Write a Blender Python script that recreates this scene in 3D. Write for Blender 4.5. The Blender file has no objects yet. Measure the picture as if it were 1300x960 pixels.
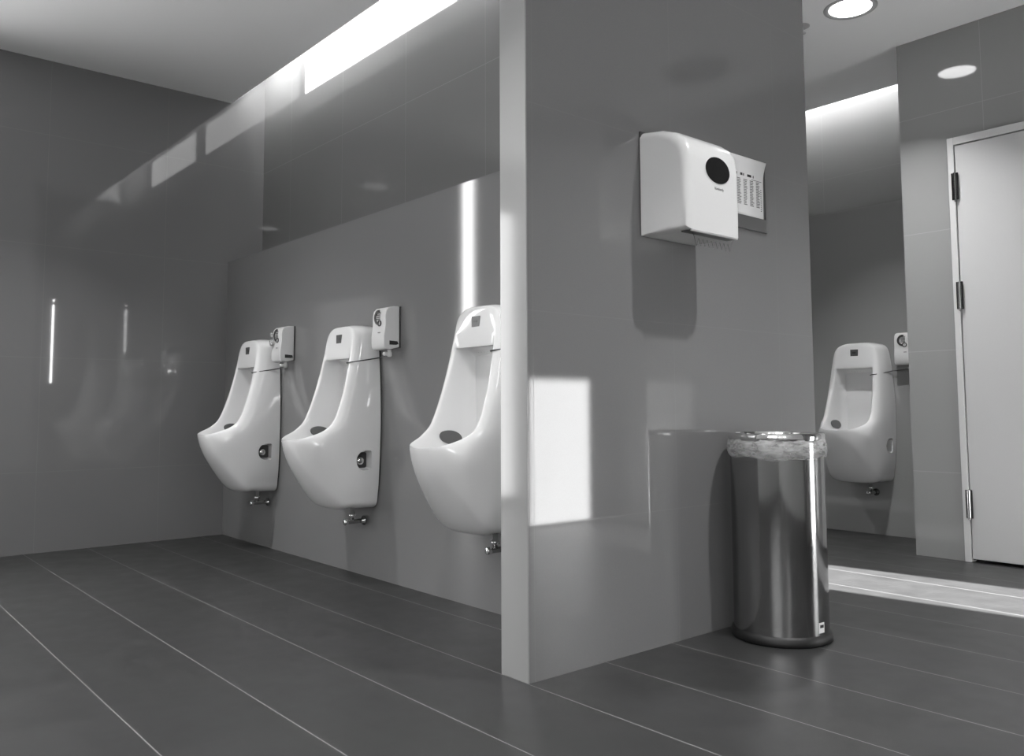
import bpy, bmesh, math, random
from mathutils import Vector, Matrix
random.seed(7)
PI = math.pi
scn = bpy.context.scene
COL = scn.collection

# ------------------------------------------------------------------ camera
F_PX = 1074.84
YAW, PITCH, ROLL = math.radians(49.6372), math.radians(4.4017), math.radians(-0.2368)
H_CAM = 0.76
cam_d = bpy.data.cameras.new('camera')
cam = bpy.data.objects.new('camera', cam_d); COL.objects.link(cam)
fw = Vector((-math.sin(YAW)*math.cos(PITCH), math.cos(YAW)*math.cos(PITCH), math.sin(PITCH)))
rt = Vector((math.cos(YAW), math.sin(YAW), 0)); up = rt.cross(fw)
r2 = rt*math.cos(ROLL) + up*math.sin(ROLL); u2 = -rt*math.sin(ROLL) + up*math.cos(ROLL)
M = Matrix.Identity(4)
for i in range(3):
    M[i][0] = r2[i]; M[i][1] = u2[i]; M[i][2] = -fw[i]
M.translation = Vector((0, 0, H_CAM))
cam.matrix_world = M
cam_d.sensor_width = 36; cam_d.lens = F_PX/1300*36
cam_d.shift_y = -46/1300
cam_d.clip_start = 0.02
scn.camera = cam

# ------------------------------------------------------------------ view, world, sun
vs = scn.view_settings
vs.view_transform = 'Standard'; vs.look = 'None'; vs.gamma = 1; vs.use_curve_mapping = False
vs.exposure = 0.0
w = bpy.data.worlds.new('world'); scn.world = w; w.use_nodes = True
w.node_tree.nodes['Background'].inputs[0].default_value = (1, 1, 1, 1)
w.node_tree.nodes['Background'].inputs[1].default_value = 1.0
sd = bpy.data.lights.new('sun', 'SUN'); sd.energy = 190; sd.angle = math.radians(0.6)
sun = bpy.data.objects.new('sun', sd); COL.objects.link(sun)
sun.location = (-9, 3, 3)
sun.rotation_euler = Vector((1, .11, -.187)).to_track_quat('-Z', 'Y').to_euler()
P_DOWN = 18.0        # W per downlight
P_COVE = 18.0        # emission strength of the cove tubes
P_MIRROR = 60.0      # emission of the small mirror lamp
P_WIN = 8.0          # left window glass
P_NEAR_FILL = 7.5         # added near fill panel
P_SLOT = 17.0        # emission of the frosted slot window

# ------------------------------------------------------------------ materials
def N(nt, t, **kw):
    n = nt.nodes.new(t)
    for k, v in kw.items(): setattr(n, k, v)
    return n
def mat(name, col, rough=.5, metal=0, ior=1.5, aniso=0, noise=0, nscale=40, trans=0, coat=0, alpha=1):
    m = bpy.data.materials.new(name); m.use_nodes = True; nt = m.node_tree
    b = nt.nodes['Principled BSDF']
    if not isinstance(col, tuple): col = (col, col, col)
    b.inputs['Base Color'].default_value = (*col, 1)
    b.inputs['Roughness'].default_value = rough; b.inputs['Metallic'].default_value = metal
    b.inputs['IOR'].default_value = ior; b.inputs['Anisotropic'].default_value = aniso
    b.inputs['Transmission Weight'].default_value = trans; b.inputs['Coat Weight'].default_value = coat
    b.inputs['Alpha'].default_value = alpha
    if noise:
        tc = N(nt, 'ShaderNodeTexCoord'); nz = N(nt, 'ShaderNodeTexNoise')
        nz.inputs['Scale'].default_value = nscale; nz.inputs['Detail'].default_value = 4
        nt.links.new(tc.outputs['Object'], nz.inputs['Vector'])
        mr = N(nt, 'ShaderNodeMapRange'); mr.inputs[3].default_value = 1-noise; mr.inputs[4].default_value = 1+noise
        nt.links.new(nz.outputs[0], mr.inputs[0])
        mx = N(nt, 'ShaderNodeVectorMath', operation='SCALE'); mx.inputs[0].default_value = col
        nt.links.new(mr.outputs[0], mx.inputs['Scale']); nt.links.new(mx.outputs[0], b.inputs['Base Color'])
    return m
def emit(name, s, col=(1, 1, 1)):
    m = bpy.data.materials.new(name); m.use_nodes = True; nt = m.node_tree
    nt.nodes.remove(nt.nodes['Principled BSDF'])
    e = N(nt, 'ShaderNodeEmission'); e.inputs[0].default_value = (*col, 1); e.inputs[1].default_value = s
    nt.links.new(e.outputs[0], nt.nodes['Material Output'].inputs[0])
    return m
def mnode(nt, op, a, b=None, c=None):
    n = N(nt, 'ShaderNodeMath', operation=op)
    for i, v in enumerate((a, b, c)):
        if v is None: continue
        if isinstance(v, (int, float)): n.inputs[i].default_value = v
        else: nt.links.new(v, n.inputs[i])
    return n.outputs[0]
def joint(nt, coord, off, pitch, half):
    # 1 on the joint lines coord = off + k*pitch
    t = mnode(nt, 'SUBTRACT', coord, off)
    t = mnode(nt, 'DIVIDE', t, pitch)
    t = mnode(nt, 'ADD', t, .5)
    t = mnode(nt, 'FRACT', t)
    t = mnode(nt, 'SUBTRACT', t, .5)
    t = mnode(nt, 'ABSOLUTE', t)
    return mnode(nt, 'LESS_THAN', t, half/pitch)
def tile(name, axis, base, line, u0, z0=.425, pu=.63, pz=.61, rough=.09, half=.0012, mixw=1.0):
    m = bpy.data.materials.new(name); m.use_nodes = True; nt = m.node_tree; b = nt.nodes['Principled BSDF']
    g = N(nt, 'ShaderNodeNewGeometry'); s = N(nt, 'ShaderNodeSeparateXYZ'); nt.links.new(g.outputs['Position'], s.inputs[0])
    j1 = joint(nt, s.outputs[axis], u0, pu, half); j2 = joint(nt, s.outputs[2], z0, pz, half)
    j = mnode(nt, 'MAXIMUM', j1, j2)
    nz = N(nt, 'ShaderNodeTexNoise'); nz.inputs['Scale'].default_value = 900; nz.inputs['Detail'].default_value = 2
    nt.links.new(g.outputs['Position'], nz.inputs['Vector'])
    mr = N(nt, 'ShaderNodeMapRange'); mr.inputs[3].default_value = base*.86; mr.inputs[4].default_value = base*1.14
    nt.links.new(nz.outputs[0], mr.inputs[0])
    mx = N(nt, 'ShaderNodeMix', data_type='FLOAT')
    nt.links.new(mnode(nt, 'MULTIPLY', j, mixw), mx.inputs[0]); nt.links.new(mr.outputs[0], mx.inputs[2]); mx.inputs[3].default_value = line
    cc = N(nt, 'ShaderNodeCombineColor')
    for i in range(3): nt.links.new(mx.outputs[0], cc.inputs[i])
    nt.links.new(cc.outputs[0], b.inputs['Base Color'])
    rr = mnode(nt, 'MULTIPLY_ADD', j, .15, rough); nt.links.new(rr, b.inputs['Roughness'])
    b.inputs['IOR'].default_value = 1.55
    return m

TILE_L = tile('glazed_wall_tile_side', 1, .17, .195, 1.01, rough=.03)
TILE_B = tile('glazed_wall_tile_partition', 1, .185, .20, 2.235, rough=.04)
TILE_A = tile('glazed_wall_tile_back', 0, .145, .20, -4.07, rough=.05)
TILE_E = tile('glazed_wall_tile_door_wall', 0, .25, .32, -1.597, rough=.05)
PANEL = mat('laminate_panel', .18, .06, ior=1.52, noise=.12, nscale=900)
PANEL_END = mat('partition_end_tile', .28, .08, ior=1.55, noise=.08, nscale=900)
CEIL = mat('painted_ceiling', .90, .85, noise=.04, nscale=500)
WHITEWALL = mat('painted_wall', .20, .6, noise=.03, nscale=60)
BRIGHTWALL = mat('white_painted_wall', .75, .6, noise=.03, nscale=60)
COVEW = mat('cove_paint', .75, .6, noise=.03, nscale=60)

def floor_mat():
    m = bpy.data.materials.new('dark_floor_tile'); m.use_nodes = True; nt = m.node_tree; b = nt.nodes['Principled BSDF']
    g = N(nt, 'ShaderNodeNewGeometry'); s = N(nt, 'ShaderNodeSeparateXYZ'); nt.links.new(g.outputs['Position'], s.inputs[0])
    jl = joint(nt, s.outputs[1], .655, .3083, .0016)
    row = mnode(nt, 'FLOOR', mnode(nt, 'DIVIDE', mnode(nt, 'SUBTRACT', s.outputs[1], .655), .3083))
    xs = mnode(nt, 'MULTIPLY_ADD', row, .07, s.outputs[0])
    jc = joint(nt, xs, -2.78, .617, .0012)
    nz = N(nt, 'ShaderNodeTexNoise'); nz.inputs['Scale'].default_value = 350; nz.inputs['Detail'].default_value = 3
    nt.links.new(g.outputs['Position'], nz.inputs['Vector'])
    nb = N(nt, 'ShaderNodeTexNoise'); nb.inputs['Scale'].default_value = 9; nb.inputs['Detail'].default_value = 5
    nt.links.new(g.outputs['Position'], nb.inputs['Vector'])
    a = mnode(nt, 'MULTIPLY_ADD', nz.outputs[0], .013, .014)
    a = mnode(nt, 'MULTIPLY_ADD', nb.outputs[0], .014, a)
    mx = N(nt, 'ShaderNodeMix', data_type='FLOAT'); nt.links.new(jl, mx.inputs[0]); nt.links.new(a, mx.inputs[2]); mx.inputs[3].default_value = .20
    m2 = N(nt, 'ShaderNodeMix', data_type='FLOAT'); nt.links.new(mnode(nt, 'MULTIPLY', jc, .6), m2.inputs[0]); nt.links.new(mx.outputs[0], m2.inputs[2]); m2.inputs[3].default_value = .03
    cc = N(nt, 'ShaderNodeCombineColor')
    for i in range(3): nt.links.new(m2.outputs[0], cc.inputs[i])
    nt.links.new(cc.outputs[0], b.inputs['Base Color'])
    nt.links.new(mnode(nt, 'MULTIPLY_ADD', nb.outputs[0], .15, .33), b.inputs['Roughness'])
    bp = N(nt, 'ShaderNodeBump'); bp.inputs['Strength'].default_value = .08; bp.inputs['Distance'].default_value = .002
    nt.links.new(nz.outputs[0], bp.inputs['Height']); nt.links.new(bp.outputs[0], b.inputs['Normal'])
    return m
FLOOR = floor_mat()
CERAMIC = mat('white_vitreous_china', .72, .05, ior=1.55, coat=.3)
PLASTIC = mat('white_plastic', .64, .22, noise=.02, nscale=200)
PLASTIC_T = mat('clear_plastic', .9, .12, trans=.75, ior=1.45)
CHROME = mat('chrome', .75, .08, metal=1)
DCHROME = mat('dark_chrome', .35, .15, metal=1)
BLACK = mat('black_plastic', .012, .35)
DARK = mat('dark_grey_plastic_and_shade', .05, .3)
SENSOR = mat('grey_sensor_glass_and_shade', .10, .15)
MID = mat('grey_metal_plate', .14, .35, metal=.3)
PAPER = mat('paper', .78, .8)
INK = mat('printed_ink', .16, .8)
INKD = mat('black_ink', .02, .8)
DOORP = mat('door_paint', .46, .38, noise=.03, nscale=300)
FRAMEP = mat('door_frame_paint', .50, .35, noise=.03, nscale=300)
GAP = mat('door_gap_rubber', .01, .8)
RUBBER = mat('black_rubber_and_shadow', .006, .5)
LAMP = emit('lamp_diffuser', 14)
COVE = emit('cove_tube', P_COVE)
MIRRORLAMP = emit('mirror_lamp_glass', P_MIRROR)
GLASSSLOT = emit('frosted_slot_glass', P_SLOT)
TUBE = emit('tube_lamp', 40)
def steel():
    m = mat('brushed_stainless_steel', .32, .12, metal=1)
    nt = m.node_tree; b = nt.nodes['Principled BSDF']
    b.inputs['Anisotropic'].default_value = .5
    t = N(nt, 'ShaderNodeTangent', direction_type='RADIAL', axis='Z'); nt.links.new(t.outputs[0], b.inputs['Tangent'])
    tc = N(nt, 'ShaderNodeTexCoord'); mp = N(nt, 'ShaderNodeMapping'); mp.inputs['Scale'].default_value = (90, 90, 2)
    nz = N(nt, 'ShaderNodeTexNoise'); nz.inputs['Scale'].default_value = 3; nz.inputs['Detail'].default_value = 5
    nt.links.new(tc.outputs['Object'], mp.inputs[0]); nt.links.new(mp.outputs[0], nz.inputs['Vector'])
    nt.links.new(mnode(nt, 'MULTIPLY_ADD', nz.outputs[0], .08, .06), b.inputs['Roughness'])
    return m
STEEL = steel()
def film():
    m = bpy.data.materials.new('bin_liner_film'); m.use_nodes = True; nt = m.node_tree; b = nt.nodes['Principled BSDF']
    b.inputs['Base Color'].default_value = (.8, .8, .8, 1); b.inputs['Roughness'].default_value = .3
    b.inputs['Alpha'].default_value = .5
    tc = N(nt, 'ShaderNodeTexCoord'); nz = N(nt, 'ShaderNodeTexNoise'); nz.inputs['Scale'].default_value = 26; nz.inputs['Detail'].default_value = 5
    mp = N(nt, 'ShaderNodeMapping'); mp.inputs['Scale'].default_value = (1, 1, 3)
    nt.links.new(tc.outputs['Object'], mp.inputs[0]); nt.links.new(mp.outputs[0], nz.inputs['Vector'])
    bp = N(nt, 'ShaderNodeBump'); bp.inputs['Strength'].default_value = .5; bp.inputs['Distance'].default_value = .003
    nt.links.new(nz.outputs[0], bp.inputs['Height']); nt.links.new(bp.outputs[0], b.inputs['Normal'])
    mr = N(nt, 'ShaderNodeMapRange'); mr.inputs[1].default_value = .3; mr.inputs[2].default_value = .7; mr.inputs[3].default_value = .15; mr.inputs[4].default_value = .5
    nt.links.new(nz.outputs[0], mr.inputs[0]); nt.links.new(mr.outputs[0], b.inputs['Alpha'])
    return m
FILM = film()

# ------------------------------------------------------------------ mesh helpers
def link(name, bm, m, parent=None, smooth=False, bevel=0, segs=3, loc=None):
    me = bpy.data.meshes.new(name)
    bmesh.ops.recalc_face_normals(bm, faces=bm.faces[:])
    bm.to_mesh(me); bm.free()
    o = bpy.data.objects.new(name, me); COL.objects.link(o)
    me.materials.append(m)
    if smooth:
        for p in me.polygons: p.use_smooth = True
    if bevel:
        b = o.modifiers.new('bevel', 'BEVEL'); b.width = bevel; b.segments = segs; b.limit_method = 'ANGLE'; b.angle_limit = math.radians(35)
        for p in me.polygons: p.use_smooth = True
        b.harden_normals = True
    if parent: o.parent = parent
    if loc: o.location = loc
    return o
def box(bm, a, b):
    x0, y0, z0 = a; x1, y1, z1 = b
    v = [bm.verts.new(c) for c in [(x0,y0,z0),(x1,y0,z0),(x1,y1,z0),(x0,y1,z0),(x0,y0,z1),(x1,y0,z1),(x1,y1,z1),(x0,y1,z1)]]
    for f in [(0,3,2,1),(4,5,6,7),(0,1,5,4),(1,2,6,5),(2,3,7,6),(3,0,4,7)]: bm.faces.new([v[i] for i in f])
def B(*bs):
    bm = bmesh.new()
    for a, b in bs: box(bm, a, b)
    return bm
def lathe(prof, n=48, bm=None, axis='Z', c=(0,0,0), close=False):
    bm = bm or bmesh.new(); rings = []
    for r, h in prof:
        ring = []
        for k in range(n):
            t = 2*PI*k/n; x, y, z = r*math.cos(t), r*math.sin(t), h
            if axis == 'Y': x, y, z = x, h, y
            if axis == 'X': x, y, z = h, x, y
            ring.append(bm.verts.new((x+c[0], y+c[1], z+c[2])))
        rings.append(ring)
    for a, b in zip(rings, rings[1:]):
        for k in range(n): bm.faces.new([a[k], a[(k+1) % n], b[(k+1) % n], b[k]])
    for ring, (r, h) in ((rings[0], prof[0]), (rings[-1], prof[-1])):
        if close and r > 1e-6: bm.faces.new(ring)
    return bm
def tube(pts, r, n=8, bm=None):
    bm = bm or bmesh.new(); P = [Vector(p) for p in pts]; rings = []
    for i, p in enumerate(P):
        d = (P[min(i+1, len(P)-1)] - P[max(i-1, 0)]).normalized()
        a = d.orthogonal().normalized() if abs(d.z) > .95 else d.cross(Vector((0,0,1))).normalized()
        b = d.cross(a)
        rings.append([bm.verts.new(p + r*(a*math.cos(2*PI*k/n) + b*math.sin(2*PI*k/n))) for k in range(n)])
    for a, b in zip(rings, rings[1:]):
        for k in range(n): bm.faces.new([a[k], a[(k+1) % n], b[(k+1) % n], b[k]])
    bm.faces.new(rings[0]); bm.faces.new(rings[-1])
    return bm
def prism(pts, axis, h0, h1, bm=None):
    # pts 2D, extruded along axis. axis 'Y': pts=(x,z); 'X': pts=(y,z); 'Z': pts=(x,y)
    bm = bm or bmesh.new()
    def P(p, h): return {'Y': (p[0], h, p[1]), 'X': (h, p[0], p[1]), 'Z': (p[0], p[1], h)}[axis]
    a = [bm.verts.new(P(p, h0)) for p in pts]; b = [bm.verts.new(P(p, h1)) for p in pts]
    bm.faces.new(a); bm.faces.new(b)
    for k in range(len(pts)):
        bm.faces.new([a[k], a[(k+1) % len(pts)], b[(k+1) % len(pts)], b[k]])
    return bm
def struct(name, bm, m, **kw):
    o = link(name, bm, m, **kw); o['kind'] = 'structure'; return o
def thing(name, label, cat, loc=(0,0,0), rz=0, group=None, kind=None):
    o = bpy.data.objects.new(name, None); COL.objects.link(o)
    o.location = loc; o.rotation_euler = (0, 0, rz); o.empty_display_size = .1
    if kind: o['kind'] = kind
    else: o['label'] = label; o['category'] = cat
    if group: o['group'] = group
    return o
def text(name, s, size, m, parent, mtx):
    c = bpy.data.curves.new(name, 'FONT'); c.body = s; c.size = size; c.extrude = .0002; c.align_x = 'CENTER'; c.align_y = 'CENTER'
    t = bpy.data.objects.new(name, c); COL.objects.link(t)
    dg = bpy.context.evaluated_depsgraph_get(); me = bpy.data.meshes.new_from_object(t.evaluated_get(dg))
    bpy.data.objects.remove(t); o = bpy.data.objects.new(name, me); COL.objects.link(o)
    me.materials.clear(); me.materials.append(m)
    o.parent = parent; o.matrix_local = mtx
    return o
def dup(root, loc, label=None, **kw):
    r = root.copy(); COL.objects.link(r); r.location = loc
    if label: r['label'] = label
    for ch in list(root.children):
        c = ch.copy(); COL.objects.link(c); c.parent = r
        for g in list(ch.children):
            d = g.copy(); COL.objects.link(d); d.parent = c
    return r

# ------------------------------------------------------------------ room
XL, XB, XT = -5.09, -1.795, -1.910      # left wall, partition right face, partition left face
YA, YU = 2.022, 2.242                   # urinal panel, recessed upper wall
YE, YD, YDU = 4.408, 4.94, 5.16         # door wall, far urinal panel, far upper wall
XE = -2.01
ZC, ZL, ZS = 2.67, 2.80, 3.12           # ceiling, top of the light slot
YS = -1.9; XR = 1.7; XW = .447; YJ = 2.95
struct('floor', B(((XL-.3, YS-.3, -.12), (XR+.3, YDU+.4, 0))), FLOOR)
# left wall with the slot window opening and the far doorway opening
SW0, SW1, SWZ = .065, .209, 2.55
DW0, DW1, DWZ = 2.95, 3.50, 2.0
LW0, LW1, LWZ0, LWZ1 = -1.23, -.30, .04, 2.33
T = XL-.15
struct('wall_left', B(((T, YS, 0), (XL, LW0, ZS)), ((T, LW0, 0), (XL, LW1, LWZ0)), ((T, LW0, LWZ1), (XL, LW1, ZS)), ((T, LW1, 0), (XL, SW0, ZS)), ((T, SW0, SWZ), (XL, SW1, ZS)), ((T, SW1, 0), (XL, DW0, ZS)),
                      ((T, DW0, DWZ), (XL, DW1, ZS)), ((T, DW1, 0), (XL, YDU+.15, ZS))), TILE_L)
struct('wall_back', B(((XL, YU, 0), (XT, 2.62, ZS))), TILE_A)
struct('trim_1', B(((XL, YA, 0), (XT, YU, 1.66))), PANEL)                      # boxed-out panel behind the urinals
struct('wall_partition', B(((XT, 1.585, 0), (XB, 3.105, ZC))), TILE_B)
struct('trim_2', B(((XT-.001, 1.579, 0), (XB+.001, 1.585, ZC))), PANEL_END, bevel=.0015, segs=1)
struct('wall_far', B(((XL, YDU, 0), (XE, YDU+.15, ZS))), tile('glazed_wall_tile_far_lit', 0, .23, .265, -2.87, rough=.05))  # tile base raised to stand in for the stronger light here
struct('trim_3', B(((XL, YD, 0), (XE, YDU, 1.97))), mat('laminate_panel_far_lit', .27, .06, ior=1.52, noise=.12, nscale=900))  # same laminate as the near panel, lightened in place of stronger light
# door wall, with the door opening
DX0, DX1, DZ = -1.770, -.86, 2.103
struct('wall_doors', B(((XE, YE, 0), (DX0, YE+.12, ZC)), ((DX0, YE, DZ), (DX1, YE+.12, ZC)), ((DX1, YE, 0), (XW, YE+.12, ZC)),
                       ((XE, YE+.12, 0), (XE+.1, YDU+.15, ZC+.01))), TILE_E)
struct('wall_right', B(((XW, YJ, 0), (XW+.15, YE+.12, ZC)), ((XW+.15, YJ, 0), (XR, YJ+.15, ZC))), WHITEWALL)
struct('shadow_gap_right', B(((XW-.004, YJ, 0), (XW, YE, .014))), RUBBER)  # thin dark strip painted as the shadow gap at the wall base
struct('wall_entrance', B(((XR, YS, 0), (XR+.15, YJ+.15, ZC))), BRIGHTWALL)
NW0, NW1, NWZ0, NWZ1 = -.5, 1.4, 1.1, 2.3
struct('wall_near', B(((XL, YS-.15, 0), (NW0, YS, ZC)), ((NW1, YS-.15, 0), (XR+.15, YS, ZC)), ((NW0, YS-.15, 0), (NW1, YS, NWZ0)), ((NW0, YS-.15, NWZ1), (NW1, YS, ZC))), BRIGHTWALL)
# ceiling: main plane, and the raised light slots along both urinal walls
struct('ceiling', B(((XL, YS-.15, ZC), (XT, YA, ZC+.1)), ((XT, YS-.15, ZC), (XR+.15, YE+.12, ZC+.1)),
                    ((XL, 2.62, ZC), (XE, YD, ZC+.1)), ((XE, YE-.0, ZC), (XT, YE+.12, ZC+.1)), ((XE, 2.62, ZC), (XT, YE, ZC+.1))), CEIL)
struct('ceiling_slot_near', B(((XL, YA-.02, ZC+.1), (XT, YA, ZL)), ((XL, YA-.32, ZC+.1), (XT, YA-.30, ZS)), ((XL, YA-.32, ZS), (XT, 2.62, ZS+.1)), ((XT, YA-.32, ZC+.1), (XT+.05, 2.62, ZS+.1))), COVEW)
struct('ceiling_slot_far', B(((XL, YD-.02, ZC+.1), (XE, YD, ZL)), ((XL, YD-.32, ZC+.1), (XE, YD-.30, ZS)), ((XL, YD-.32, ZS), (XE, YDU+.15, ZS+.1)), ((XE, YD-.32, ZC+.1), (XE+.05, YDU+.15, ZS+.1))), COVEW)

# frosted daylight windows, and an added near glow panel for fill
wn = thing('window_1', '', '', (XL-.06, (SW0+SW1)/2, 0), kind='structure')
link('pane', B(((-.01, -.072, 0), (.01, .072, SWZ))), GLASSSLOT, wn)
w3 = thing('window_3', '', '', (XL-.06, (LW0+LW1)/2, 0), kind='structure')
hw = (LW1-LW0)/2
link('pane', B(((-.01, -hw, LWZ0), (.01, hw, LWZ1))), emit('frosted_window_glass', P_WIN), w3)
link('window_frame', B(((-.02, -hw, LWZ0), (.06, -hw+.02, LWZ1)), ((-.02, hw-.02, LWZ0), (.06, hw, LWZ1)), ((-.02, -hw+.02, LWZ0), (.06, hw-.02, LWZ0+.03)), ((-.02, -hw+.02, LWZ1-.03), (.06, hw-.02, LWZ1))), FRAMEP, w3)
w4 = thing('near_fill_panel', '', '', ((NW0+NW1)/2, YS-.06, 0), kind='structure')  # added glow panel out of view, fills ceiling and walls
link('pane', B(((-(NW1-NW0)/2, -.01, NWZ0), ((NW1-NW0)/2, .01, NWZ1))), emit('near_fill_glow', P_NEAR_FILL), w4)

# ------------------------------------------------------------------ flush door in the door wall
d1 = thing('door_1', '', '', (DX0, YE, 0), kind='structure')
FW = .030
link('door_frame', B(((0, -.012, 0), (FW, .11, DZ)), ((FW, -.012, DZ-.038), (DX1-DX0-FW, .11, DZ)), ((DX1-DX0-FW, -.012, 0), (DX1-DX0, .11, DZ))), FRAMEP, d1, bevel=.002, segs=2)
link('door_stop', B(((FW, .05, 0), (DX1-DX0-FW, .07, DZ-.038))), GAP, d1)
lf = link('door_leaf', B(((FW+.004, -.004, .016), (DX1-DX0-FW-.004, .04, DZ-.042))), DOORP, d1, bevel=.0015, segs=2)
for zc in (1.853, 1.303, .279):
    hb = bmesh.new()
    for k in range(3):
        z0 = zc-.068+k*.0455
        lathe([(.007, z0), (.0075, z0+.001), (.0075, z0+.044), (.007, z0+.0450)], 14, hb, c=(FW+.002, -.016, 0), close=True)
    hg = link('hinge', hb, DCHROME, d1, smooth=False)
    link('hinge_pin', lathe([(.001, zc-.080), (.005, zc-.076), (.005, zc-.0685)], 12, c=(FW+.002, -.016, 0), close=True), DCHROME, hg)
    link('hinge_plate', B(((FW-.014, -.0145, zc-.068), (FW+.018, -.0095, zc+.068))), DCHROME, hg)

# ------------------------------------------------------------------ urinals
ST = [
 [(0,0,1.135),(0,.05,1.136),(0,.090,1.131),(0,.106,1.112),(0,.118,.992),(0,.106,.984),(0,.058,.982),(0,.036,.955)],
 [(.085,0,1.132),(.083,.05,1.132),(.080,.090,1.126),(.078,.106,1.107),(.082,.118,.992),(.082,.106,.984),(.080,.058,.982),(.076,.036,.955)],
 [(.146,0,1.102),(.141,.05,1.101),(.130,.092,1.093),(.118,.108,1.076),(.111,.120,.988),(.107,.106,.981),(.103,.058,.977),(.094,.037,.952)],
 [(.166,0,1.02),(.161,.055,1.018),(.148,.100,1.010),(.135,.116,1.0),(.118,.127,.965),(.112,.112,.960),(.106,.06,.955),(.097,.037,.94)],
 [(.175,0,.92),(.170,.06,.915),(.158,.114,.91),(.143,.137,.90),(.122,.144,.885),(.115,.125,.88),(.108,.065,.875),(.098,.036,.875)],
 [(.181,0,.82),(.177,.07,.815),(.166,.135,.81),(.150,.164,.80),(.129,.171,.793),(.120,.15,.785),(.111,.075,.785),(.097,.036,.78)],
 [(.184,0,.72),(.182,.08,.715),(.174,.160,.708),(.156,.200,.702),(.134,.208,.702),(.124,.185,.693),(.112,.09,.68),(.093,.038,.68)],
 [(.182,0,.60),(.181,.09,.60),(.176,.18,.62),(.162,.238,.645),(.134,.255,.660),(.122,.23,.648),(.108,.11,.60),(.086,.05,.60)],
 [(.176,0,.49),(.177,.10,.48),(.169,.19,.51),(.152,.28,.580),(.112,.318,.632),(.102,.29,.615),(.09,.16,.54),(.06,.08,.53)],
 [(.165,0,.385),(.164,.11,.375),(.152,.19,.395),(.112,.30,.525),(.073,.350,.618),(.066,.325,.60),(.055,.2,.50),(.035,.11,.49)],
 [(.138,0,.318),(.134,.11,.322),(.118,.185,.340),(.068,.315,.505),(.035,.364,.614),(.03,.34,.595),(.025,.22,.48),(.015,.12,.47)],
 [(0,0,.305),(0,.11,.312),(0,.190,.328),(0,.322,.50),(0,.369,.613),(0,.345,.594),(0,.23,.475),(0,.13,.465)],
]
def cr(p0, p1, p2, p3, t):
    return p1 + .5*t*((p2-p0) + t*((2*p0-5*p1+4*p2-p3) + t*(3*(p1-p2)+p3-p0)))
def smooth_row(pts, n):
    P = [Vector(p) for p in pts]; out = []
    for i in range(len(P)-1):
        a = P[i-1] if i else 2*P[0]-P[1]; d = P[i+2] if i+2 < len(P) else 2*P[-1]-P[-2]
        for k in range(n): out.append(cr(a, P[i], P[i+1], d, k/n))
    out.append(P[-1]); return out
def urinal_shell():
    rows = [smooth_row(s, 5) for s in ST]            # along each section
    m = len(rows[0]); mir = lambda v: Vector((-v.x, v.y, v.z))
    ns = len(rows); sub = 7; full = []
    for i in range(ns-1):
        for k in range(sub):
            t = k/sub; r = []
            for j in range(m):
                p1, p2 = rows[i][j], rows[i+1][j]
                p0 = rows[i-1][j] if i else mir(rows[1][j])
                p3 = rows[i+2][j] if i+2 < ns else mir(rows[ns-2][j])
                r.append(cr(p0, p1, p2, p3, t))
            full.append(r)
    full.append(rows[-1])
    loop = full + [[mir(v) for v in r] for r in full[-2:0:-1]]
    bm = bmesh.new()
    V = [[bm.verts.new((v.x, -v.y, v.z)) for v in r] for r in loop]
    n = len(V)
    for i in range(n):
        for j in range(m-1):
            bm.faces.new([V[i][j], V[(i+1) % n][j], V[(i+1) % n][j+1], V[i][j+1]])
    h = len(full)-1                                    # index of the bottom station
    for i in range(h):                                 # back of the recess
        a, b = V[i][-1], V[i+1][-1]; c, d = V[(n-i-1) % n][-1], V[(n-i) % n][-1]
        vs = []
        for v in (a, b, c, d):
            if v not in vs: vs.append(v)
        if len(vs) > 2: bm.faces.new(vs)
        a, b = V[i][0], V[i+1][0]; c, d = V[(n-i-1) % n][0], V[(n-i) % n][0]
        vs = []
        for v in (a, b, c, d):
            if v not in vs: vs.append(v)
        if len(vs) > 2: bm.faces.new(vs)
    return bm
def dshape(s=1.0, n=16):
    # D-shaped outline in (depth, z): straight side towards the wall, round side to the front
    pts = [(-.028, .512+.036*s), (-.028, .512-.036*s)]
    pts = []
    for k in range(n+1):
        t = -PI/2 + PI*k/n
        pts.append((-(.076 + .044*s*math.cos(t)), .527 + .046*s*math.sin(t)))
    pts += [(-.048, .527+.046*s), (-.042, .527+.038*s), (-.042, .527-.038*s), (-.048, .527-.046*s)]
    return pts
def carve(o):
    for s in (1, -1):
        cb = bmesh.new(); a = [cb.verts.new((s*.22, y, z)) for y, z in dshape(1.04)]; b = [cb.verts.new((s*.130, y, z)) for y, z in dshape(.80)]
        cb.faces.new(a); cb.faces.new(b)
        for k in range(len(a)): cb.faces.new([a[k], a[(k+1) % len(a)], b[(k+1) % len(a)], b[k]])
        c = link('cutter', cb, CERAMIC)
        md = o.modifiers.new('cut', 'BOOLEAN'); md.object = c; md.operation = 'DIFFERENCE'; md.solver = 'EXACT'
        dg = bpy.context.evaluated_depsgraph_get(); me = bpy.data.meshes.new_from_object(o.evaluated_get(dg))
        o.modifiers.clear(); o.data = me
        bpy.data.objects.remove(c)
    for p in o.data.polygons: p.use_smooth = True
    o.data.set_sharp_from_angle(angle=math.radians(38))
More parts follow.
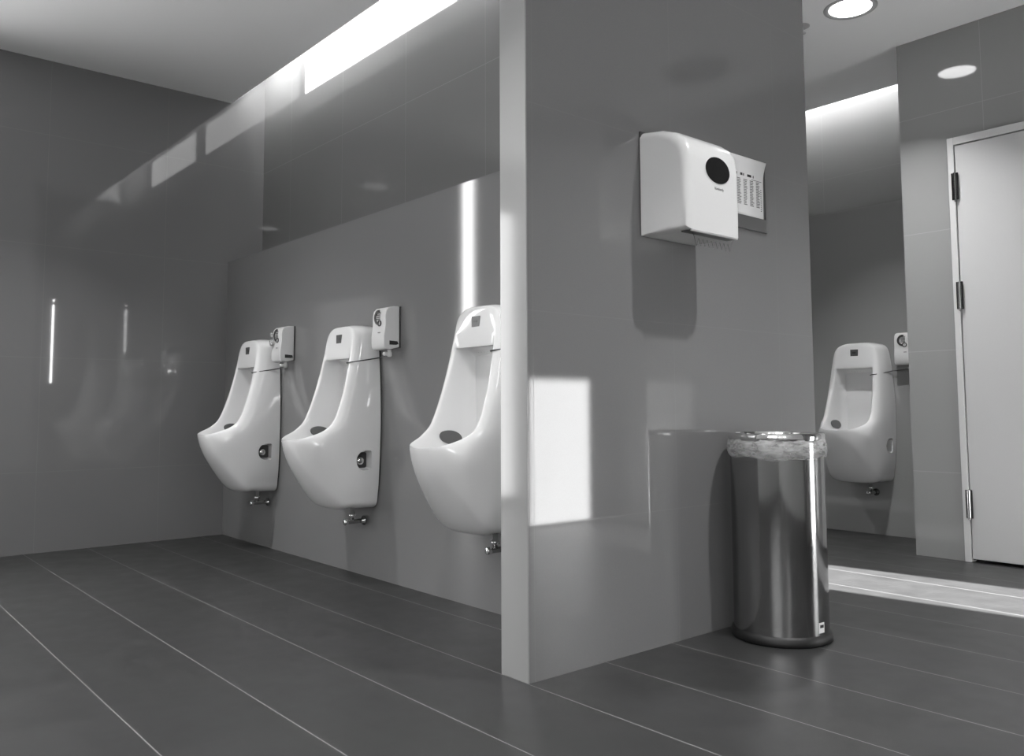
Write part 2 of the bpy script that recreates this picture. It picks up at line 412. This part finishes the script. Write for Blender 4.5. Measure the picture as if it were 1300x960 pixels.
def make_urinal(loc, label, group):
    t = thing('urinal', label, 'urinal', (0, 0, 0), 0, group)
    body = link('bowl', urinal_shell(), CERAMIC, t, smooth=True); carve(body)
    # dark sealing gap against the wall
    link('wall_seal', prism([(x*.985, z) for x, z in [(p.co.x, p.co.z) for p in []]] or
         [(-.1, .325), (.1, .325), (.160, .39), (.172, .47), (.178, .60), (.180, .72), (.177, .82), (.171, .92), (.162, 1.02), (.14, 1.098), (.085, 1.127), (-.085, 1.127), (-.14, 1.098), (-.162, 1.02), (-.171, .92), (-.177, .82), (-.180, .72), (-.178, .60), (-.172, .47), (-.160, .39)], 'Y', 0, .008), BLACK, t)
    sp = link('sensor_plate', prism([(-.024, 1.053), (.024, 1.053), (.024, 1.093), (-.024, 1.093)], 'Y', -.1135, -.104), SENSOR, t, bevel=.001, segs=1)
    sp.rotation_euler = (0, 0, 0)
    link('sensor_eye', prism([(-.011, 1.069), (.011, 1.069), (.011, 1.078), (-.011, 1.078)], 'Y', -.1145, -.1130), BLACK, sp)
    # row of flush outlets under the top of the recess
    bm = bmesh.new()
    for k in range(9): lathe([(.0028, 0), (.0028, .006)], 8, bm, axis='Y', c=(-.072+k*.018, -.043, .968), close=True)
    link('flush_outlets', bm, DARK, t)
    # screws in the side recesses
    for s in (1, -1):
        b2 = lathe([(.0, 0), (.0155, 0), (.017, .004), (.017, .022)], 20, axis='X'); 
        for v in b2.verts: v.co = Vector((s*(.158-v.co.x), v.co.y-.084, v.co.z+.525))
        link('side_bolt', b2, CHROME, t, smooth=True)
        link('recess_shade', prism(dshape(.74), 'X', s*.132-.002, s*.132+.002), DARK, t)  # dark plate painted as the shade deep in the side recess
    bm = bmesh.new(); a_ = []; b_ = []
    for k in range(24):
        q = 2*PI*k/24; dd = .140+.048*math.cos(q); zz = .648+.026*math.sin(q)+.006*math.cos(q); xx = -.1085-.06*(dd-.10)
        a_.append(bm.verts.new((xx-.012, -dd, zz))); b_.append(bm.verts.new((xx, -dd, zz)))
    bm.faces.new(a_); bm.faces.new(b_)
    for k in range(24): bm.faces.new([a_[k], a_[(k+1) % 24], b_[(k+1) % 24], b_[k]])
    link('bowl_shade', bm, SENSOR, t)  # dark oval plate painted as the shade deep in the bowl
    # chrome outlet and shut-off below
    dv = link('drain_outlet', lathe([(.010, .318), (.010, .284), (.016, .284), (.016, .270), (.008, .268), (.008, .250)], 20, c=(.05, -.062, 0), close=True), CHROME, t, smooth=True)
    link('valve_body', tube([(.05, -.002, .248), (.05, -.085, .248)], .0105, 14), DCHROME, dv)
    link('valve_cap', lathe([(.0, -.103), (.011, -.103), (.0135, -.100), (.0135, -.086), (.010, -.084)], 18, axis='Y', c=(.05, 0, .248)), CHROME, dv, smooth=True)
    link('wall_flange', lathe([(.021, -.002), (.021, -.006), (.012, -.010), (.012, -.02)], 20, axis='Y', c=(.05, 0, .248), close=True), DCHROME, dv, smooth=True)
    t.location = loc
    return t
GU = 'wall-hung urinals'
GAPY = .008
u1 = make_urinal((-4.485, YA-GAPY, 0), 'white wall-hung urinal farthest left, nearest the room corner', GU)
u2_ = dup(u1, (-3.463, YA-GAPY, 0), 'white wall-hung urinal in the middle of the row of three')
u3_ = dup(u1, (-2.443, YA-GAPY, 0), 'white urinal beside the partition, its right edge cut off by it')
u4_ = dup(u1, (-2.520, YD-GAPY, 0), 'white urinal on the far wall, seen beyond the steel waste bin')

# ------------------------------------------------------------------ drip sanitiser boxes
def make_soap(loc, label):
    t = thing('sanitiser_dispenser', label, 'dispenser', loc, 0, 'sanitiser boxes beside the urinals')
    W = .108
    prof = [(0, .012), (-.052, 0), (-.071, .004), (-.079, .016), (-.080, .06), (-.076, .085), (-.073, .11), (-.073, .15), (-.068, .172), (-.055, .186), (-.030, .1915), (0, .193)]
    b = link('body', prism(prof, 'X', 0, W), PLASTIC, t, bevel=.005, segs=3)
    link('back_plate', B(((.001, 0, .010), (W+.003, .004, .192))), DARK, t)
    sv = link('side_vent', prism([(-.052, .022), (-.018, .022), (-.006, .026), (-.012, .038), (-.052, .040)], 'X', W-.001, W+.0012), BLACK, t)
    # round emblem on the front, half dark crescent with a small ring below
    bm = bmesh.new(); out = []; inn = []
    for k in range(13):
        a = PI*.45 + k*(PI*1.0)/12
        out.append((.052+.033*math.cos(a), .143+.033*math.sin(a))); inn.append((.052+.020*math.cos(a), .143+.022*math.sin(a)))
    prism(out+inn[::-1], 'Y', -.0765, -.070, bm)
    e = link('emblem', bm, DARK, t)
    link('emblem_ring', lathe([(.014, -.0772), (.014, -.070), (.0095, -.070), (.0095, -.0772), (.014, -.0772)], 20, axis='Y', c=(.062, 0, .117)), DARK, e)
    bm = bmesh.new()
    for k in range(4): box(bm, (.040+.003*(k % 2), -.0768, .133+k*.009), (.066, -.070, .137+k*.009))
    link('emblem_lettering', bm, INK, e)
    link('logo', B(((.058, -.081, .073), (.074, -.07, .077))), INK, t)
    nz = link('nozzle', lathe([(.010, .006), (.009, -.008), (.011, -.010), (.011, -.026), (.006, -.030)], 18, c=(.082, -.035, 0), close=True), PLASTIC, t, smooth=True)
    link('nozzle_cap', lathe([(.0, -.020), (.007, -.019), (.009, -.012), (.009, .0)], 16, axis='Y', c=(.078, -.045, -.017)), PLASTIC, nz, smooth=True)
    # thin drip tube running to the urinal rim (urinal centre is at x = -.221 here)
    link('drip_tube', tube([(.078, -.045, -.017), (.03, -.022, -.022), (-.036, -.018, -.028), (-.046, -.032, -.031), (-.056, -.072, -.038), (-.068, -.110, -.045), (-.084, -.134, -.049), (-.105, -.140, -.051), (-.124, -.122, -.053)], .0026, 8), DARK, t)
    return t
s2 = make_soap((-3.463+.221, YA-.004, 1.010), 'white sanitiser box between the middle urinal and the one by the partition')
s1 = dup(s2, (-4.485+.221, YA-.004, 1.000), 'white sanitiser box with two clear round discs, right of the farthest left urinal')
s3 = dup(s2, (-2.443+.221, YA-.004, 1.010), 'white sanitiser box hidden behind the partition, tube hooked on its urinal')
s4 = dup(s2, (-2.520+.221, YD-.004, .990), 'white sanitiser box on the far wall, half hidden by the door wall')
tg = link('clear_disc', lathe([(.0, -.092), (.016, -.092), (.018, -.088), (.016, -.084), (.0, -.084)], 24, axis='Y', c=(.018, 0, .105)), PLASTIC_T, s1, smooth=True)  # two clear discs in front of the body
lathe_bm = lathe([(.0, -.090), (.011, -.090), (.013, -.086), (.011, -.082), (.0, -.082)], 20, axis='Y', c=(.014, 0, .148))
link('clear_disc', lathe_bm, PLASTIC_T, s1, smooth=True)

# ------------------------------------------------------------------ paper towel dispenser
pt = thing('paper_towel_dispenser', 'white paper towel dispenser with dark oval window on the partition', 'dispenser', (XB, 2.212, 1.31))
D = .195; HW = .140
prof = [(.006, .010), (.03, .030), (.06, -.002), (D-.012, -.008), (D, -.006), (D+.001, .10), (D, .22), (D-.006, .262), (D-.022, .292), (D-.06, .318), (D-.12, .336), (.006, .346)]
prof = [(.006, .000), (.040, .000), (.10, -.002), (D, -.006), (D+.001, .10), (D-.001, .22), (D-.007, .258), (D-.022, .288), (D-.055, .313), (D-.11, .333), (.006, .345)]
bm = bmesh.new()
# loft the side profile across the width, narrowing towards both ends so the edges round over
secs = []
for s, k in ((-1, 1.0), (-.985, .988), (-.95, .996), (-.90, 1.0), (.90, 1.0), (.95, .996), (.985, .988), (1, 1.0)): pass
ys = []
nseg = 7
R_ = .030
for k in range(nseg+1):
    a = PI/2*k/nseg; ys.append((-HW+R_-R_*math.cos(a), R_-R_*math.sin(a)))
allsec = ys + [(-y, i) for y, i in ys[::-1]]
V = []
for y, ins in allsec:
    row = []
    for x, z in prof:
        xx = x - ins*max(0, (x/D))**1.2
        zz = z - (ins*.9 if z > .2 else 0)*min(1, max(0, (z-.2)/.1))
        if z < .02: zz = z + ins*.9*(x/D)
        row.append(bm.verts.new((xx, y, zz)))
    V.append(row)
for a, b in zip(V, V[1:]):
    for k in range(len(prof)): bm.faces.new([a[k], a[(k+1) % len(prof)], b[(k+1) % len(prof)], b[k]])
bm.faces.new(V[0]); bm.faces.new(V[-1])
cv = link('cover', bm, PLASTIC, pt, smooth=True); cv.data.set_sharp_from_angle(angle=math.radians(42))
link('back_plate', B(((0, -HW+.002, .004), (.008, HW-.002, .346))), DARK, pt)
bm = bmesh.new(); ov = [(.013+.064*math.cos(2*PI*k/48), .201+.043*math.sin(2*PI*k/48)) for k in range(48)]
prism(ov, 'X', D-.004, D+.0015, bm); wd = link('oval_window', bm, mat('smoked_window', .010, .12), pt)
ro = [(.013+.067*math.cos(2*PI*k/48), .201+.046*math.sin(2*PI*k/48)) for k in range(48)]
bm = bmesh.new()
A_ = [bm.verts.new((D+.0022, y, z)) for y, z in ov]; B_ = [bm.verts.new((D+.0005, y, z)) for y, z in ro]
for k in range(48): bm.faces.new([A_[k], A_[(k+1) % 48], B_[(k+1) % 48], B_[k]])
link('window_rim', bm, PLASTIC, wd, smooth=True)
RX = Matrix(((0, 0, 1, 0), (1, 0, 0, 0), (0, 1, 0, 0), (0, 0, 0, 1)))     # text facing +X
text('maker_lettering', 'Kimberly', .013, INK, pt, Matrix.Translation((D+.0012, .020, .142)) @ RX)
th = link('paper_slot', B(((D-.045, -.118, -.0075), (D-.012, .118, -.003))), BLACK, pt)
link('paper_slot_lip', B(((D-.010, -.120, -.010), (D-.002, .120, -.004))), PLASTIC, pt, bevel=.002, segs=2)
bm = bmesh.new(); nt_ = 9; pts = [(-.110, -.006), (-.098, -.024)]
for k in range(nt_):
    y0 = -.098+.196*k/nt_; pts += [(y0+.001, -.028), (y0+.0109, -.052), (y0+.0208, -.028)]
pts += [(.098, -.024), (.110, -.006)]
prism(pts, 'X', D-.012, D-.011, bm)
bl = link('tear_blade', bm, mat('clear_acrylic', .95, .03, trans=1, ior=1.3), pt)

# ------------------------------------------------------------------ notice in its plate holder
nt0 = thing('wall_notice', 'printed checklist sheet in a grey holder, beside the towel dispenser', 'notice', (XB, 2.665, 1.412))
link('holder', B(((0, -.122, 0), (.004, .127, .235)), ((.004, -.122, 0), (.009, .127, .050)), ((.004, .118, .050), (.009, .127, .235))), MID, nt0)
bm = bmesh.new(); rows_ = []
for k in range(13):
    z = .042 + .222*k/12; x = .007 + .012*max(0, (k-8)/4)**2; wr = .105 + .004*(k/12)
    rows_.append([bm.verts.new((x, -.115, z)), bm.verts.new((x+.001*max(0, k-9), wr, z)), (x, wr)])
for a, b in zip(rows_, rows_[1:]): bm.faces.new([a[0], a[1], b[1], b[0]])
for v in bm.verts: pass
pp = link('sheet', bm, PAPER, nt0, smooth=True)
md = pp.modifiers.new('thick', 'SOLIDIFY'); md.thickness = .0006; md.offset = -1
bm = bmesh.new()
for c in range(5):
    y0 = -.10+c*.040
    for k in range(16): box(bm, (.0076, y0, .090+k*.0062), (.0080, y0+.016+.009*random.random(), .0932+k*.0062))
for k in range(11): box(bm, (.0076, .088, .078+k*.008), (.0080, .094, .0812+k*.008))
link('printed_columns', bm, INK, nt0)
for y0, y1 in ((-.10, -.06), (-.04, -.026), (-.022, -.016), (.004, .030), (.040, .045)):
    link('printed_heading', B(((.0077, y0, .198), (.0083, y1, .2165 if y1-y0 > .02 else .212))), INKD, nt0)
link('printed_rule', B(((.0077, .03, .190), (.0083, .096, .1915))), INKD, nt0)

# ------------------------------------------------------------------ waste bin
bn = thing('waste_bin', 'round brushed steel waste bin with clear liner, beside the partition', 'bin', (-1.614, 2.540, 0))
RB = .152
link('body', lathe([(RB, .026), (RB, .640), (RB-.004, .640), (RB-.004, .030), (.0, .030)], 96), STEEL, bn, smooth=True).data.set_sharp_from_angle(angle=math.radians(40))
link('base', lathe([(.0, 0), (.157, 0), (.161, .004), (.162, .014), (.158, .026), (.150, .034), (.0, .034)], 96), RUBBER, bn, smooth=True)
rm = link('rim', lathe([(RB+.0045, .647), (RB+.0055, .652), (RB+.0055, .666), (RB+.003, .670), (RB-.014, .670), (RB-.016, .664), (RB-.014, .647), (RB+.0045, .647)], 96), CHROME, bn, smooth=True)
rm.data.set_sharp_from_angle(angle=math.radians(50))
bm = bmesh.new(); ringl = []; n = 128
for j in range(11):
    f_ = j/10; z = .651 - f_*.062; ring = []
    for k in range(n):
        a = 2*PI*k/n
        rr = RB + .003 + .006*math.sin(PI*f_) + .0018*math.sin(9*a+2*f_) + .0012*math.sin(23*a+5*f_) + .0008*math.sin(41*a)
        if j == 10: rr = RB + .0015
        zz = z + (.004*math.sin(3*a+1) + .003*math.sin(7*a))*f_
        ring.append(bm.verts.new((rr*math.cos(a), rr*math.sin(a), zz)))
    ringl.append(ring)
for a, b in zip(ringl, ringl[1:]):
    for k in range(n): bm.faces.new([a[k], a[(k+1) % n], b[(k+1) % n], b[k]])
link('liner', bm, FILM, bn, smooth=True)
link('liner_inside', lathe([(RB-.006, .648), (RB-.010, .50), (RB-.03, .10), (.0, .06)], 64), FILM, bn, smooth=True)
ang = math.radians(-4)
def curved(a0, a1, z0, z1, r, n=6):
    bm = bmesh.new(); vs = []
    for k in range(n+1):
        a = a0+(a1-a0)*k/n
        vs.append([bm.verts.new((q*math.cos(a), q*math.sin(a), z)) for q, z in ((r, z0), (r, z1), (r-.0012, z1), (r-.0012, z0))])
    for a, b in zip(vs, vs[1:]):
        for k in range(4): bm.faces.new([a[k], a[(k+1) % 4], b[(k+1) % 4], b[k]])
    bm.faces.new(vs[0]); bm.faces.new(vs[-1])
    return bm
lb = link('sticker', curved(ang-.09, ang+.09, .040, .072, RB+.0012), PAPER, bn)
link('sticker_mark', curved(ang-.06, ang+.06, .056, .065, RB+.0018), INKD, lb)

# ------------------------------------------------------------------ ceiling fittings
def downlight(x, y, label):
    t = thing('downlight', label, 'ceiling light', (x, y, ZC), 0, 'round recessed downlights')
    link('trim_ring', lathe([(.122, 0), (.122, -.003), (.116, -.006), (.100, -.004), (.096, 0), (.096, -.001), (.122, 0)], 56), mat_ring, t, smooth=True)
    link('diffuser', lathe([(.097, -.0012), (.05, -.004), (.0, -.005)], 48), LAMP, t, smooth=True)
    ld = bpy.data.lights.new('downlight_lamp', 'AREA'); ld.shape = 'DISK'; ld.size = .025; ld.energy = P_DOWN; ld.spread = math.radians(99)
    lo = bpy.data.objects.new('downlight_lamp', ld); COL.objects.link(lo); lo.parent = t; lo.location = (0, 0, -.008)
    return t
mat_ring = mat('ring_paint', .42, .5)
d0 = downlight(-1.945, 3.80, 'round lit downlight in the ceiling, seen right of the partition')
dup(d0, (-3.92, .70, ZC), 'round downlight in the ceiling in front of the two far urinals')
dup(d0, (-1.71, .69, ZC), 'round downlight in the ceiling in front of the partition end')
dup(d0, (-4.10, 3.80, ZC), 'added round downlight out of view, lighting the far corridor wall')  # added out of view to brighten the far urinal wall
dup(d0, (-.72, 2.30, ZC), 'round downlight in the ceiling facing the towel dispenser')
vt = thing('ceiling_diffuser', 'round ceiling air diffuser with concentric rings, mirrored in the partition tiles', 'vent', (-.70, 3.83, ZC))
bm = bmesh.new()
for q in (.20, .155, .11, .065): lathe([(q, 0), (q-.004, -.012), (q-.030, -.020), (q-.033, -.016), (q-.012, -.004), (q-.012, 0)], 56, bm)
link('rings', bm, mat('vent_paint', .30, .5), vt, smooth=True)
link('duct', lathe([(.19, -.0008), (.0, -.0010)], 48), DARK, vt)
sk = thing('sprinkler_head', 'small round ceiling sprinkler peeping out behind the partition top edge', 'sprinkler', (-2.200, 3.80, ZC))
link('escutcheon', lathe([(.036, 0), (.036, -.004), (.022, -.012), (.0, -.012)], 28), mat_ring, sk, smooth=True)
link('deflector', lathe([(.006, -.010), (.006, -.034), (.017, -.036), (.017, -.039), (.0, -.039)], 20), mat_ring, sk, smooth=True)
def cove(x0, x1, y, label):
    t = thing('cove_light', label, 'strip light', ((x0+x1)/2, y-.06, ZC+.1), 0, 'strip lights hidden in the ceiling slots')
    h = (x1-x0)/2
    link('batten', B(((-h, -.04, 0), (h, .02, .33))), PLASTIC, t, bevel=.002, segs=1)
    link('diffuser', B(((-h+.02, .020, .02), (h-.02, .024, .31))), COVE, t)
    return t
cove(-5.06, -3.35, YA, 'strip light hidden in the ceiling slot over the two far urinals')
cove(-3.15, -1.98, YA, 'strip light hidden in the ceiling slot by the partition')
cove(-3.6, -2.1, YD, 'strip light hidden in the ceiling slot of the far wall')
# slim lit tube on the hidden side of the partition; only its mirror image is in view
tl = thing('wall_tube_light', 'slim vertical tube light on the partition, mirrored in the left wall', 'strip light', (XT, 1.72, .98))
link('holder', B(((-.012, -.006, 0), (0, .006, .74))), PLASTIC, tl)
link('tube', tube([(-.018, 0, .725), (-.018, 0, .738)], .007, 10, tube([(-.018, 0, .01), (-.018, 0, .69)], .007, 10)), TUBE, tl)
ml = thing('wall_lamp', 'small square lamp on the wall behind the photographer, outside the picture', 'lamp', (XR, 0, 1.42))
link('back_plate', B(((-.02, -.09, -.11), (0, .09, .11))), CHROME, ml, bevel=.003, segs=2)
link('shade', B(((-.07, -.08, -.10), (-.02, .08, .10))), MIRRORLAMP, ml, bevel=.008, segs=3)
